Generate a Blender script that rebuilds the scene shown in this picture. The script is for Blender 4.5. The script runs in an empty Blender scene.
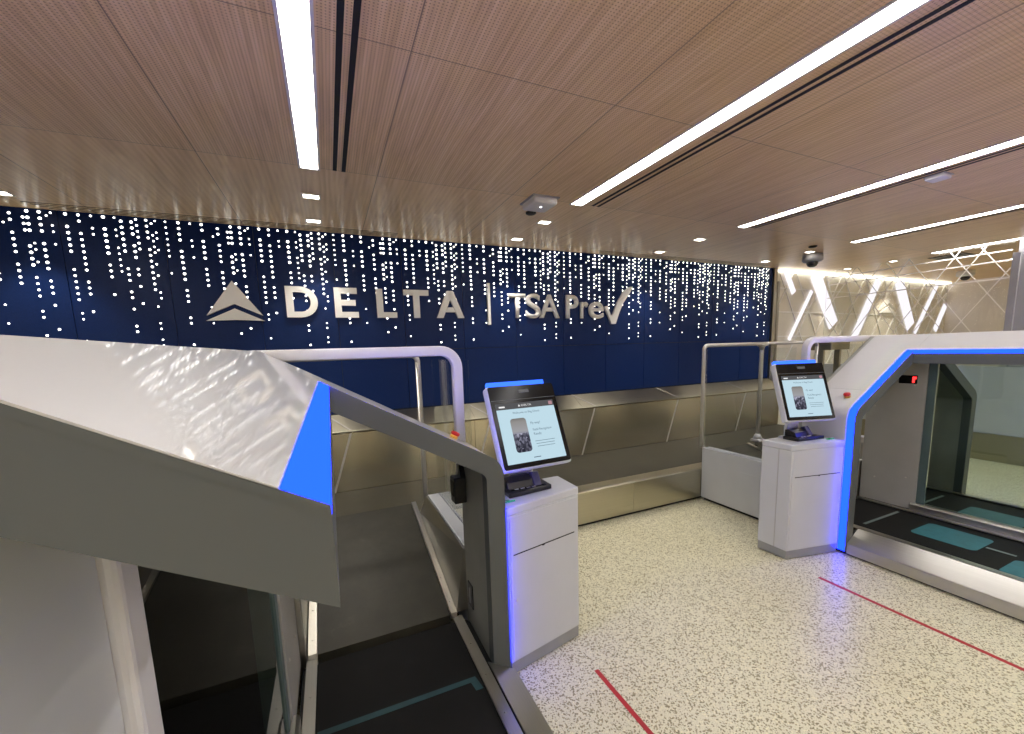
import bpy, bmesh, math, random
from mathutils import Vector, Matrix
random.seed(4)
S = bpy.context.scene
COL = S.collection
PI = math.pi

# ------------------------------------------------------------------ materials
def new_mat(name):
    m = bpy.data.materials.new(name); m.use_nodes = True
    nt = m.node_tree; nt.nodes.clear()
    out = nt.nodes.new('ShaderNodeOutputMaterial')
    return m, nt, out

def N(nt, typ, **kw):
    n = nt.nodes.new(typ)
    for k, v in kw.items():
        if k.startswith('i_'):
            key = k[2:].replace('_', ' ')
            n.inputs[int(key) if key.isdigit() else key].default_value = v
        else:
            setattr(n, k, v)
    return n

def bsdf(nt, color, rough=.5, metal=0., spec=.5, coat=0., coat_rough=.05):
    b = N(nt, 'ShaderNodeBsdfPrincipled')
    b.inputs['Base Color'].default_value = (*color, 1)
    b.inputs['Roughness'].default_value = rough
    b.inputs['Metallic'].default_value = metal
    b.inputs['Specular IOR Level'].default_value = spec
    b.inputs['Coat Weight'].default_value = coat
    b.inputs['Coat Roughness'].default_value = coat_rough
    return b

def ramp(nt, stops, interp='LINEAR'):
    r = N(nt, 'ShaderNodeValToRGB'); r.color_ramp.interpolation = interp
    e = r.color_ramp.elements
    while len(e) < len(stops): e.new(.5)
    for k, (p, c) in zip(e, stops):
        k.position = p; k.color = (*c, 1)
    return r

def plain(name, color, rough=.5, metal=0., spec=.5, coat=0., var=.06, scale=6., bump=0., coat_rough=.05):
    """painted / moulded surface with a faint procedural mottling"""
    m, nt, out = new_mat(name)
    b = bsdf(nt, color, rough, metal, spec, coat, coat_rough)
    tc = N(nt, 'ShaderNodeTexCoord')
    no = N(nt, 'ShaderNodeTexNoise', i_Scale=scale, i_Detail=3.)
    nt.links.new(tc.outputs['Object'], no.inputs['Vector'])
    r = ramp(nt, [(.3, tuple(c*(1-var) for c in color)), (.7, tuple(min(1, c*(1+var)) for c in color))])
    nt.links.new(no.outputs['Fac'], r.inputs['Fac']); nt.links.new(r.outputs['Color'], b.inputs['Base Color'])
    if bump:
        n2 = N(nt, 'ShaderNodeTexNoise', i_Scale=scale*60, i_Detail=2.)
        nt.links.new(tc.outputs['Object'], n2.inputs['Vector'])
        bp = N(nt, 'ShaderNodeBump', i_Strength=bump, i_Distance=.002)
        nt.links.new(n2.outputs['Fac'], bp.inputs['Height']); nt.links.new(bp.outputs['Normal'], b.inputs['Normal'])
    nt.links.new(b.outputs[0], out.inputs[0])
    return m

def emit(name, color, strength, sampling=True):
    m, nt, out = new_mat(name)
    e = N(nt, 'ShaderNodeEmission'); e.inputs[0].default_value = (*color, 1); e.inputs[1].default_value = strength
    nt.links.new(e.outputs[0], out.inputs[0])
    if not sampling: m.cycles.emission_sampling = 'NONE'
    return m

def steel(name, color=(.50, .47, .365), rough=.28, along='X', wavy=None):
    m, nt, out = new_mat(name)
    b = bsdf(nt, color, rough, 1.)
    tc = N(nt, 'ShaderNodeTexCoord'); mp = N(nt, 'ShaderNodeMapping')
    sc = {'X': (.6, 40, 90), 'Y': (60, .6, 90), 'Z': (60, 60, .6)}[along]
    mp.inputs['Scale'].default_value = sc
    no = N(nt, 'ShaderNodeTexNoise', i_Scale=3., i_Detail=4.)
    big = N(nt, 'ShaderNodeTexNoise', i_Scale=1.3, i_Detail=2.)
    nt.links.new(tc.outputs['Object'], mp.inputs[0]); nt.links.new(mp.outputs[0], no.inputs['Vector'])
    if wavy:
        b.inputs['Anisotropic'].default_value = .8; b.inputs['Anisotropic Rotation'].default_value = .25
        tg = N(nt, 'ShaderNodeTangent', direction_type='RADIAL', axis='Z'); nt.links.new(tg.outputs[0], b.inputs['Tangent'])
        mb = N(nt, 'ShaderNodeMapping'); mb.inputs['Scale'].default_value = wavy
        nt.links.new(tc.outputs['Object'], mb.inputs[0]); nt.links.new(mb.outputs[0], big.inputs['Vector'])
    else:
        nt.links.new(tc.outputs['Object'], big.inputs['Vector'])
    mr = N(nt, 'ShaderNodeMapRange'); mr.inputs['To Min'].default_value = rough*.94; mr.inputs['To Max'].default_value = rough*1.08
    nt.links.new(no.outputs['Fac'], mr.inputs['Value']); nt.links.new(mr.outputs[0], b.inputs['Roughness'])
    r = ramp(nt, [(.3, tuple(c*.955 for c in color)), (.7, tuple(min(1, c*1.03) for c in color))])
    nt.links.new(no.outputs['Fac'], r.inputs['Fac']); nt.links.new(r.outputs['Color'], b.inputs['Base Color'])
    bp = N(nt, 'ShaderNodeBump', i_Strength=.24 if wavy else .05, i_Distance=.03 if wavy else .02)
    nt.links.new(big.outputs['Fac'], bp.inputs['Height']); nt.links.new(bp.outputs['Normal'], b.inputs['Normal'])
    nt.links.new(b.outputs[0], out.inputs[0])
    return m

def glass(name, tint=(.8, .88, .84), refl=1., rough=.0):
    m, nt, out = new_mat(name)
    t = N(nt, 'ShaderNodeBsdfTransparent'); t.inputs[0].default_value = (*tint, 1)
    g = N(nt, 'ShaderNodeBsdfGlossy', i_Roughness=rough)
    g.inputs[0].default_value = (1, 1, 1, 1)
    fr = N(nt, 'ShaderNodeFresnel', i_IOR=1.5)
    mx = N(nt, 'ShaderNodeMixShader')
    hf = N(nt, 'ShaderNodeMath', operation='MULTIPLY'); hf.inputs[1].default_value = refl
    nt.links.new(fr.outputs[0], hf.inputs[0]); nt.links.new(hf.outputs[0], mx.inputs[0]); nt.links.new(t.outputs[0], mx.inputs[1]); nt.links.new(g.outputs[0], mx.inputs[2])
    nt.links.new(mx.outputs[0], out.inputs[0])
    return m

def mat_floor():
    m, nt, out = new_mat('terrazzo')
    b = bsdf(nt, (.6, .55, .42), .34, spec=.45)
    tc = N(nt, 'ShaderNodeTexCoord')
    v1 = N(nt, 'ShaderNodeTexVoronoi', i_Scale=150.); v2 = N(nt, 'ShaderNodeTexVoronoi', i_Scale=120.)
    no = N(nt, 'ShaderNodeTexNoise', i_Scale=210., i_Detail=2., i_Roughness=.7)
    big = N(nt, 'ShaderNodeTexNoise', i_Scale=.9, i_Detail=2.)
    for n in (v1, v2, no, big): nt.links.new(tc.outputs['Object'], n.inputs['Vector'])
    base = ramp(nt, [(.3, (.69, .66, .47)), (.75, (.77, .75, .58))])
    nt.links.new(big.outputs['Fac'], base.inputs['Fac'])
    sep = N(nt, 'ShaderNodeSeparateColor'); nt.links.new(v1.outputs['Color'], sep.inputs[0])
    chip = ramp(nt, [(0, (.30, .27, .18)), (.13, (.44, .40, .29)), (.24, (1, 1, 1)), (.86, (1, 1, 1)), (.93, (1.15, 1.13, 1.08))], 'CONSTANT')
    nt.links.new(sep.outputs[0], chip.inputs['Fac'])
    mul = N(nt, 'ShaderNodeMix', data_type='RGBA', blend_type='MULTIPLY'); mul.inputs[0].default_value = .9
    nt.links.new(base.outputs[0], mul.inputs[6]); nt.links.new(chip.outputs[0], mul.inputs[7])
    fl = ramp(nt, [(.36, (.52, .48, .38)), (.46, (1, 1, 1))]); nt.links.new(no.outputs['Fac'], fl.inputs['Fac'])
    mul2 = N(nt, 'ShaderNodeMix', data_type='RGBA', blend_type='MULTIPLY'); mul2.inputs[0].default_value = .85
    nt.links.new(mul.outputs[2], mul2.inputs[6]); nt.links.new(fl.outputs[0], mul2.inputs[7])
    nt.links.new(mul2.outputs[2], b.inputs['Base Color'])
    nt.links.new(b.outputs[0], out.inputs[0])
    return m

def mat_wood():
    """oak veneer ceiling panels: grain along Y, fine perforation, panel joints"""
    m, nt, out = new_mat('perforated_oak_veneer')
    b = bsdf(nt, (.4, .28, .18), .34, spec=.38)
    tc = N(nt, 'ShaderNodeTexCoord')
    mp = N(nt, 'ShaderNodeMapping'); mp.inputs['Scale'].default_value = (5.5, .42, 1)
    nt.links.new(tc.outputs['Object'], mp.inputs[0])
    no = N(nt, 'ShaderNodeTexNoise', i_Scale=3.2, i_Detail=7., i_Roughness=.62, i_Distortion=.9)
    nt.links.new(mp.outputs[0], no.inputs['Vector'])
    wv = N(nt, 'ShaderNodeTexWave', wave_type='BANDS', bands_direction='X', i_Scale=1.6, i_Distortion=7., i_Detail=3.)
    wv.inputs['Detail Scale'].default_value = 1.4
    nt.links.new(mp.outputs[0], wv.inputs['Vector'])
    ad = N(nt, 'ShaderNodeMath', operation='MULTIPLY_ADD'); ad.inputs[1].default_value = .2
    nt.links.new(wv.outputs['Fac'], ad.inputs[0]); nt.links.new(no.outputs['Fac'], ad.inputs[2])
    grain = ramp(nt, [(.36, WOOD[0]), (.6, WOOD[1]), (.85, WOOD[2])])
    nt.links.new(ad.outputs[0], grain.inputs['Fac'])
    # perforation: round holes on a grid
    sx = N(nt, 'ShaderNodeSeparateXYZ'); nt.links.new(tc.outputs['Object'], sx.inputs[0])
    def cellsq(sock, pitch):
        a = N(nt, 'ShaderNodeMath', operation='DIVIDE'); a.inputs[1].default_value = pitch; nt.links.new(sock, a.inputs[0])
        f = N(nt, 'ShaderNodeMath', operation='FRACT'); nt.links.new(a.outputs[0], f.inputs[0])
        s = N(nt, 'ShaderNodeMath', operation='SUBTRACT'); s.inputs[1].default_value = .5; nt.links.new(f.outputs[0], s.inputs[0])
        q = N(nt, 'ShaderNodeMath', operation='MULTIPLY'); nt.links.new(s.outputs[0], q.inputs[0]); nt.links.new(s.outputs[0], q.inputs[1])
        return q.outputs[0]
    d = N(nt, 'ShaderNodeMath', operation='ADD')
    nt.links.new(cellsq(sx.outputs[0], .0135), d.inputs[0]); nt.links.new(cellsq(sx.outputs[1], .0135), d.inputs[1])
    hole = ramp(nt, [(0, (.56, .54, .54)), (.045, (.6, .58, .57)), (.06, (1, 1, 1))]); nt.links.new(d.outputs[0], hole.inputs['Fac'])
    mul = N(nt, 'ShaderNodeMix', data_type='RGBA', blend_type='MULTIPLY')
    nt.links.new(grain.outputs[0], mul.inputs[6]); nt.links.new(hole.outputs[0], mul.inputs[7])
    # the strip next to the sign wall is not perforated
    lt = N(nt, 'ShaderNodeMath', operation='LESS_THAN'); lt.inputs[1].default_value = 2.97; nt.links.new(sx.outputs[1], lt.inputs[0])
    nt.links.new(lt.outputs[0], mul.inputs[0])
    # panel joints
    def joint(sock, pitch, off, w):
        a = N(nt, 'ShaderNodeMath', operation='SUBTRACT'); a.inputs[1].default_value = off; nt.links.new(sock, a.inputs[0])
        a2 = N(nt, 'ShaderNodeMath', operation='DIVIDE'); a2.inputs[1].default_value = pitch; nt.links.new(a.outputs[0], a2.inputs[0])
        f = N(nt, 'ShaderNodeMath', operation='FRACT'); nt.links.new(a2.outputs[0], f.inputs[0])
        g = N(nt, 'ShaderNodeMath', operation='LESS_THAN'); g.inputs[1].default_value = w/pitch; nt.links.new(f.outputs[0], g.inputs[0])
        return g.outputs[0]
    mxm = N(nt, 'ShaderNodeMath', operation='MAXIMUM')
    nt.links.new(joint(sx.outputs[0], .985, -.594, .005), mxm.inputs[0]); nt.links.new(joint(sx.outputs[1], 1.22, 2.97, .004), mxm.inputs[1])
    mj = N(nt, 'ShaderNodeMix', data_type='RGBA', blend_type='MIX'); mj.inputs[7].default_value = (.10, .07, .05, 1)
    jm = N(nt, 'ShaderNodeMath', operation='MULTIPLY'); jm.inputs[1].default_value = .75; nt.links.new(mxm.outputs[0], jm.inputs[0])
    nt.links.new(jm.outputs[0], mj.inputs[0]); nt.links.new(mul.outputs[2], mj.inputs[6])
    nt.links.new(mj.outputs[2], b.inputs['Base Color'])
    nt.links.new(b.outputs[0], out.inputs[0])
    return m

def mat_navy():
    m, nt, out = new_mat('navy_wall_panels')
    b = bsdf(nt, (.008, .02, .1), .34, spec=.16)
    tc = N(nt, 'ShaderNodeTexCoord'); sx = N(nt, 'ShaderNodeSeparateXYZ'); nt.links.new(tc.outputs['Object'], sx.inputs[0])
    no = N(nt, 'ShaderNodeTexNoise', i_Scale=260., i_Detail=2.); nt.links.new(tc.outputs['Object'], no.inputs['Vector'])
    c = ramp(nt, [(.3, NAVY[0]), (.7, NAVY[1])]); nt.links.new(no.outputs['Fac'], c.inputs['Fac'])
    nt.links.new(c.outputs[0], b.inputs['Base Color'])
    nt.links.new(b.outputs[0], out.inputs[0])
    return m

def mat_belt(name, color, rough=.55):
    m, nt, out = new_mat(name)
    b = bsdf(nt, color, rough, spec=.22)
    tc = N(nt, 'ShaderNodeTexCoord')
    no = N(nt, 'ShaderNodeTexNoise', i_Scale=5., i_Detail=6., i_Roughness=.7); nt.links.new(tc.outputs['Object'], no.inputs['Vector'])
    r = ramp(nt, [(.3, tuple(c*.7 for c in color)), (.62, color), (.78, tuple(min(1, c*1.7) for c in color))])
    nt.links.new(no.outputs['Fac'], r.inputs['Fac']); nt.links.new(r.outputs[0], b.inputs['Base Color'])
    ck = N(nt, 'ShaderNodeTexChecker', i_Scale=380.); nt.links.new(tc.outputs['Object'], ck.inputs['Vector'])
    bp = N(nt, 'ShaderNodeBump', i_Strength=.15, i_Distance=.001); nt.links.new(ck.outputs['Fac'], bp.inputs['Height'])
    nt.links.new(bp.outputs[0], b.inputs['Normal'])
    nt.links.new(b.outputs[0], out.inputs[0])
    return m

def mat_phone_photo():
    """the photo shown on the phone in the screen: grey hall above, dark crowd and machines below"""
    m, nt, out = new_mat('phone_photo')
    tc = N(nt, 'ShaderNodeTexCoord'); sx = N(nt, 'ShaderNodeSeparateXYZ'); nt.links.new(tc.outputs['Generated'], sx.inputs[0])
    vo = N(nt, 'ShaderNodeTexVoronoi', i_Scale=9.); nt.links.new(tc.outputs['Generated'], vo.inputs['Vector'])
    r = ramp(nt, [(0, (.10, .10, .13)), (.4, (.14, .14, .18)), (.56, (.30, .30, .36)), (.62, (.36, .36, .38)), (.9, (.30, .29, .28)), (1., (.2, .19, .18))])
    nt.links.new(sx.outputs[2], r.inputs['Fac'])
    sep = N(nt, 'ShaderNodeSeparateColor'); nt.links.new(vo.outputs['Color'], sep.inputs[0])
    v = ramp(nt, [(0, (.2, .2, .25)), (.5, (.5, .5, .55)), (1, (2., 2., 2.1))]); nt.links.new(sep.outputs[0], v.inputs['Fac'])
    lo = N(nt, 'ShaderNodeMath', operation='LESS_THAN'); lo.inputs[1].default_value = .55; nt.links.new(sx.outputs[2], lo.inputs[0])
    mx = N(nt, 'ShaderNodeMix', data_type='RGBA', blend_type='MULTIPLY'); nt.links.new(lo.outputs[0], mx.inputs[0])
    nt.links.new(r.outputs[0], mx.inputs[6]); nt.links.new(v.outputs[0], mx.inputs[7])
    e = N(nt, 'ShaderNodeEmission'); e.inputs[1].default_value = .75; nt.links.new(mx.outputs[2], e.inputs[0])
    nt.links.new(e.outputs[0], out.inputs[0]); m.cycles.emission_sampling = 'NONE'
    return m

WOOD = [(.64, .43, .215), (.76, .53, .28), (.85, .63, .37)]
NAVY = [(.003, .015, .080), (.006, .024, .115)]
M = {}
M['floor'] = mat_floor(); M['wood'] = mat_wood(); M['navy'] = mat_navy()
M['seam'] = plain('dark_seam', (.004, .007, .02), .6)
M['white'] = plain('white_enamel', (.53, .55, .58), .38, var=.02)
M['gloss'] = plain('glossy_white_shell', (.54, .54, .545), .4, spec=.5, coat=.65, coat_rough=.05, var=.015)
M['slate'] = plain('slate_grey_paint', (.096, .106, .110), .45, var=.05, scale=3)
M['inner'] = plain('inner_grey_panel', (.32, .325, .295), .4, metal=.2, var=.08)
M['pale'] = plain('pale_grey_panel', (.42, .42, .42), .42, var=.04)
M['plinth'] = plain('plinth_grey', (.30, .31, .32), .35, metal=.3)
M['steel'] = steel('brushed_steel', along='X'); M['steely'] = steel('brushed_steel_lengthwise', (.50, .49, .45), .3, along='Y')
M['steelp'] = steel('brushed_steel_panel', (.64, .60, .455), .25, 'Z', (2.0, 1, .10))
M['belt'] = mat_belt('black_rubber_belt', (.0075, .0075, .0075), .62); M['beltg'] = mat_belt('worn_grey_rubber_belt', (.052, .050, .038), .4)
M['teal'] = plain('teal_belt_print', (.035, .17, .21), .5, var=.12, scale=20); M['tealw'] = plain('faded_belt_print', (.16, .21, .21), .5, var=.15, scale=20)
M['tealshade'] = plain('shaded_teal_belt_print', (.012, .05, .062), .6, var=.15, scale=20)  # darker copy of the teal print, shade under the roof put into the colour
M['glass'] = glass('tinted_partition_glass', (.74, .83, .78)); M['clear'] = glass('clear_guard_glass', (.96, .975, .97), .5)
M['edge'] = plain('green_glass_edge', (.10, .155, .155), .3, var=.1)
M['lav'] = plain('satin_white_tube', (.62, .61, .64), .35, var=.02); M['rail'] = plain('satin_metal_tube', (.58, .56, .52), .28, metal=.35, var=.03)
M['blue'] = emit('blue_led_strip', (.002, .0125, 1.), 13.); M['bluebar'] = emit('blue_status_bar', (.03, .12, 1.), 2.0)
M['black'] = plain('black_plastic', (.012, .012, .013), .3); M['blackg'] = plain('black_glass', (.005, .005, .006), .18, spec=.2)
M['dark'] = plain('dark_gap', (.006, .006, .006), .7)
M['screen'] = emit('lit_screen', (.56, .76, .86), .74); M['sbar'] = emit('screen_header', (.09, .09, .095), .8, False)
M['stext'] = emit('screen_text', (.10, .14, .20), .8, False); M['stextw'] = emit('screen_text_white', (.9, .9, .9), .8, False)
M['spink'] = emit('screen_button', (.45, .25, .28), .8, False); M['phone'] = mat_phone_photo()
M['red'] = plain('red_floor_tape', (.42, .018, .025), .5); M['redb'] = plain('red_button', (.55, .02, .015), .3); M['yellow'] = plain('yellow_collar', (.75, .42, .06), .4)
M['disp'] = emit('red_display', (1., .03, .03), 2.5, False)
M['letter'] = plain('brushed_white_letter', (.90, .89, .86), .4, metal=.0, var=.05, scale=3)
M['strip'] = emit('ceiling_light', (1., .975, .95), 18.5); M['downl'] = emit('downlight', (1., .93, .80), 9.)
M['cove'] = emit('cove_glow', (1., .94, .84), 2.8)
M['star'] = emit('star_light', (1., .98, .92), 5., False)
M['lattice'] = plain('white_lattice_line', (.93, .91, .86), .4); M['barl'] = emit('light_slot', (1., .93, 1.), .9)
M['warm'] = plain('warm_white_wall', (.80, .76, .65), .5, var=.03); M['pinkw'] = plain('pale_pink_wall', (.76, .70, .65), .6, var=.03)
M['grey'] = plain('grey_column', (.36, .36, .37), .4, var=.04); M['trim'] = steel('trim_steel', (.5, .48, .42), .3, 'Z')
M['lens'] = plain('camera_dome', (.02, .02, .022), .08); M['plast'] = plain('off_white_plastic', (.70, .68, .66), .4, var=.02)
M['green'] = plain('green_plastic', (.05, .5, .16), .3, var=.3, scale=40); M['violet'] = plain('dark_violet_plastic', (.07, .065, .14), .3)
M['olive'] = steel('olive_steel_base', (.36, .33, .22), .4, 'X')
M['rub'] = plain('white_card', (.6, .6, .6), .5)

# ------------------------------------------------------------------ geometry helpers
def merge(bm, b2, mtx=None):
    me = bpy.data.meshes.new('tmp'); b2.to_mesh(me); b2.free()
    if mtx: me.transform(mtx)
    bm.from_mesh(me); bpy.data.meshes.remove(me)

def box(bm, x0, x1, y0, y1, z0, z1, bev=0., seg=2, mtx=None):
    b = bmesh.new()
    v = [b.verts.new((x, y, z)) for z in (z0, z1) for y in (y0, y1) for x in (x0, x1)]
    for f in ((0, 2, 3, 1), (4, 5, 7, 6), (0, 1, 5, 4), (2, 6, 7, 3), (0, 4, 6, 2), (1, 3, 7, 5)):
        b.faces.new([v[i] for i in f])
    bmesh.ops.recalc_face_normals(b, faces=b.faces)
    if bev: bmesh.ops.bevel(b, geom=list(b.edges), offset=bev, segments=seg, affect='EDGES', profile=.5)
    merge(bm, b, mtx)

def prism(bm, pts, axis, a0, a1, bev=0.):
    """extrude a polygon. axis 'Y': pts are (x,z); 'X': (y,z); 'Z': (x,y)"""
    b = bmesh.new()
    def P(p, a):
        return {'Y': (p[0], a, p[1]), 'X': (a, p[0], p[1]), 'Z': (p[0], p[1], a)}[axis]
    lo = [b.verts.new(P(p, a0)) for p in pts]; hi = [b.verts.new(P(p, a1)) for p in pts]
    n = len(pts)
    caps = [b.faces.new(lo[::-1]), b.faces.new(hi)]
    for i in range(n):
        j = (i+1) % n
        b.faces.new((lo[i], lo[j], hi[j], hi[i]))
    bmesh.ops.recalc_face_normals(b, faces=b.faces)
    if bev: bmesh.ops.bevel(b, geom=list(b.edges), offset=bev, segments=2, affect='EDGES', profile=.5)
    merge(bm, b)

def band(bm, outer, inner, axis, a0, a1):
    """strip between two open paths of equal length, extruded"""
    b = bmesh.new()
    def P(p, a):
        return {'Y': (p[0], a, p[1]), 'X': (a, p[0], p[1]), 'Z': (p[0], p[1], a)}[axis]
    O0 = [b.verts.new(P(p, a0)) for p in outer]; O1 = [b.verts.new(P(p, a1)) for p in outer]
    I0 = [b.verts.new(P(p, a0)) for p in inner]; I1 = [b.verts.new(P(p, a1)) for p in inner]
    for i in range(len(outer)-1):
        for A, B in ((O0, I0), (I1, O1), (O1, O0), (I0, I1)):
            b.faces.new((A[i], A[i+1], B[i+1], B[i]))
    for k in (0, -1): b.faces.new((O0[k], O1[k], I1[k], I0[k]))
    bmesh.ops.recalc_face_normals(b, faces=b.faces)
    merge(bm, b)

def tube(bm, pts, r, n=12, sq=None, cap=True):
    """round tube (or flat bar, sq=(half u, half v)) swept along points"""
    b = bmesh.new(); rings = []
    pts = [Vector(p) for p in pts]
    prev = None
    for i, p in enumerate(pts):
        t = ((pts[min(i+1, len(pts)-1)]-p).normalized() + (p-pts[max(i-1, 0)]).normalized()).normalized()
        if prev is None:
            ref = Vector((0, 0, 1)) if abs(t.z) < .9 else Vector((0, 1, 0))
            u = t.cross(ref).normalized()
        else:
            u = (prev - t*prev.dot(t)).normalized()
        prev = u; w = t.cross(u)
        ring = []
        for k in range(n):
            a = 2*PI*k/n
            if sq:
                ca, sa = math.cos(a), math.sin(a); e = .35
                ring.append(b.verts.new(p + u*(math.copysign(abs(ca)**e, ca)*sq[0]) + w*(math.copysign(abs(sa)**e, sa)*sq[1])))
            else:
                ring.append(b.verts.new(p + u*(r*math.cos(a)) + w*(r*math.sin(a))))
        rings.append(ring)
    for i in range(len(rings)-1):
        for k in range(n):
            b.faces.new((rings[i][k], rings[i][(k+1) % n], rings[i+1][(k+1) % n], rings[i+1][k]))
    if cap:
        b.faces.new(rings[0][::-1]); b.faces.new(rings[-1])
    bmesh.ops.recalc_face_normals(b, faces=b.faces)
    for f in b.faces: f.smooth = len(f.verts) == 4
    merge(bm, b)

def lathe(bm, prof, loc=(0, 0, 0), n=24, mtx=None):
    b = bmesh.new(); rings = []
    for r, z in prof:
        rings.append([b.verts.new((loc[0]+max(r, 1e-4)*math.cos(2*PI*k/n), loc[1]+max(r, 1e-4)*math.sin(2*PI*k/n), loc[2]+z)) for k in range(n)])
    for i in range(len(rings)-1):
        for k in range(n):
            b.faces.new((rings[i][k], rings[i][(k+1) % n], rings[i+1][(k+1) % n], rings[i+1][k]))
    b.faces.new(rings[0][::-1]); b.faces.new(rings[-1])
    bmesh.ops.recalc_face_normals(b, faces=b.faces)
    for f in b.faces: f.smooth = len(f.verts) == 4
    merge(bm, b, mtx)

def arc(c, r, a0, a1, n=8):
    return [(c[0]+r*math.cos(math.radians(a0+(a1-a0)*i/n)), c[1]+r*math.sin(math.radians(a0+(a1-a0)*i/n))) for i in range(n+1)]

def rrect(x0, x1, y0, y1, r, n=5):
    return arc((x1-r, y1-r), r, 0, 90, n)+arc((x0+r, y1-r), r, 90, 180, n)+arc((x0+r, y0+r), r, 180, 270, n)+arc((x1-r, y0+r), r, 270, 360, n)

def obj(name, bm, mat, parent=None, origin=None, label=None):
    """link a bmesh (world coordinates) as ONE mesh object"""
    me = bpy.data.meshes.new(name)
    if parent is not None:
        off = wloc(parent)
    elif origin is not None:
        off = Vector(origin)
    else:
        vs = [v.co for v in bm.verts]
        off = Vector(((min(v.x for v in vs)+max(v.x for v in vs))/2, (min(v.y for v in vs)+max(v.y for v in vs))/2, min(v.z for v in vs)))
    bm.transform(Matrix.Translation(-off))
    bm.to_mesh(me); bm.free()
    me.materials.append(M[mat] if isinstance(mat, str) else mat)
    o = bpy.data.objects.new(name, me); COL.objects.link(o)
    if parent is not None:
        o.parent = parent
    else:
        o.location = off
    if label: o['label'] = label
    return o

def wloc(o):
    v = Vector((0, 0, 0))
    while o is not None:
        v = v + Vector(o.location); o = o.parent
    return v

def tag(o, label, cat, group=None, kind=None):
    o['label'] = label; o['category'] = cat
    if group: o['group'] = group
    if kind: o['kind'] = kind
    return o

def thing(name, label, cat, loc, group=None):
    o = bpy.data.objects.new(name, None); o.empty_display_size = .1; COL.objects.link(o)
    o.location = loc
    return tag(o, label, cat, group)

def struct(name, bm, mat, label=None):
    o = obj(name, bm, mat); o['kind'] = 'structure'
    if label: o['label'] = label
    return o

def part(name, mat, parent, fn, label=None):
    bm = bmesh.new(); fn(bm)
    return obj(name, bm, mat, parent, label=label)

def bx(name, mat, parent, x0, x1, y0, y1, z0, z1, bev=0., label=None):
    bm = bmesh.new(); box(bm, min(x0, x1), max(x0, x1), y0, y1, z0, z1, bev)
    return obj(name, bm, mat, parent, label=label)

# ------------------------------------------------------------------ camera
cam_d = bpy.data.cameras.new('camera'); cam = bpy.data.objects.new('camera', cam_d); COL.objects.link(cam)
yaw, pit, rol = math.radians(23.9482528), math.radians(-7.51246426), math.radians(-1.77165031)
fw = Vector((math.sin(yaw)*math.cos(pit), math.cos(yaw)*math.cos(pit), math.sin(pit)))
r0 = Vector((math.cos(yaw), -math.sin(yaw), 0)); u0 = r0.cross(fw)
rt = math.cos(rol)*r0 + math.sin(rol)*u0; up = -math.sin(rol)*r0 + math.cos(rol)*u0
cam.matrix_world = Matrix(((rt.x, up.x, -fw.x, 0), (rt.y, up.y, -fw.y, 0), (rt.z, up.z, -fw.z, 1.65), (0, 0, 0, 1)))
cam_d.sensor_fit = 'HORIZONTAL'; cam_d.sensor_width = 36.; cam_d.lens = 406.914/1024*36.
cam_d.shift_y = (403.739-367)/1024
cam_d.clip_start = .02; cam_d.clip_end = 200
S.camera = cam

# ------------------------------------------------------------------ setting
ZC, YW = 2.82, 4.42
bm = bmesh.new(); box(bm, -7, 13.2, -6.5, 4.6, -.1, 0); struct('floor', bm, 'floor')
bm = bmesh.new(); box(bm, -7, 13.2, -6.5, 4.6, ZC, ZC+.1); o = struct('ceiling', bm, 'wood')
o.data.transform(Matrix.Translation(Vector(o.location))); o.location = (0, 0, 0)      # texture in room coordinates
bm = bmesh.new(); box(bm, -7.1, -7, -6.5, 4.6, 0, ZC); struct('wall_left', bm, 'warm')
bm = bmesh.new(); box(bm, -7, 13.2, -6.6, -6.5, 0, ZC); struct('wall_rear', bm, 'warm')
bm = bmesh.new(); box(bm, 12.5, 12.6, -6.5, 4.45, 0, ZC); struct('wall_right', bm, 'pinkw')
# navy sign wall made of panels with open joints
bm = bmesh.new(); box(bm, -7, 6.62, YW+.012, YW+.16, 0, ZC); struct('wall_back', bm, 'seam')
seams = [1.405+.6435*k for k in range(-9, 9)]
bm = bmesh.new()
xs = [-7+.0]+[s for s in seams if s > -6.9]+[6.60]
for a, b_ in zip(xs[:-1], xs[1:]):
    for z0, z1 in ((1.07, 1.683), (1.690, ZC)):
        box(bm, a+.0025, b_-.0025, YW, YW+.011, z0, z1)
wp = obj('wall_panelling', bm, 'navy'); wp['kind'] = 'structure'; wp['label'] = 'navy blue wall panels with thin dark joints'
# star rain lights: two alternating panel layouts read off the wall (u across the panel, row below the ceiling, size)
B, s_ = .0105, .007
def run(u, rows, r): return [(u, k, r) for k in rows]
def rg(a, b): return [a+i for i in range(int(b-a)+1)]
PA = (run(.075, [0]+rg(2, 6), B)+run(.075, rg(9, 14), .009)+run(.085, [16.3, 17.3, 21], s_)
      + run(.19, [0, 1]+rg(3, 9), B*.9)+run(.19, [11, 12, 13, 16], .009)
      + run(.305, [0, 2, 3], .008) + run(.42, [0]+rg(2, 6), B*1.1)+run(.42, [8, 9, 10, 13], .009)
      + run(.525, [0, 2, 3]+rg(5, 9), s_) + run(.585, [.5, 1.5, 2.5, 3.5, 4.5, 5.5], B)+run(.59, [8.5, 9.5, 10.5, 12.5, 13.5, 15.5, 18.5, 19.5, 22.5], .009)
      + run(.685, [.5, 1.5, 2.5, 4.5, 5.5, 6.5], B)+run(.69, [8.5, 9.5, 11.5, 14.5], .009)
      + run(.735, rg(0, 5), .0085) + run(.835, [0, 1, 2, 3]+rg(5, 12), .0092)+run(.84, [15, 18, 19, 21, 22], s_)
      + run(.885, [.5, 2.5, 3.5, 4.5, 5.5, 7.5, 9.5, 12.5, 13.5], .0075) + run(.925, [0, 2, 3, 5], .0065))
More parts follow.
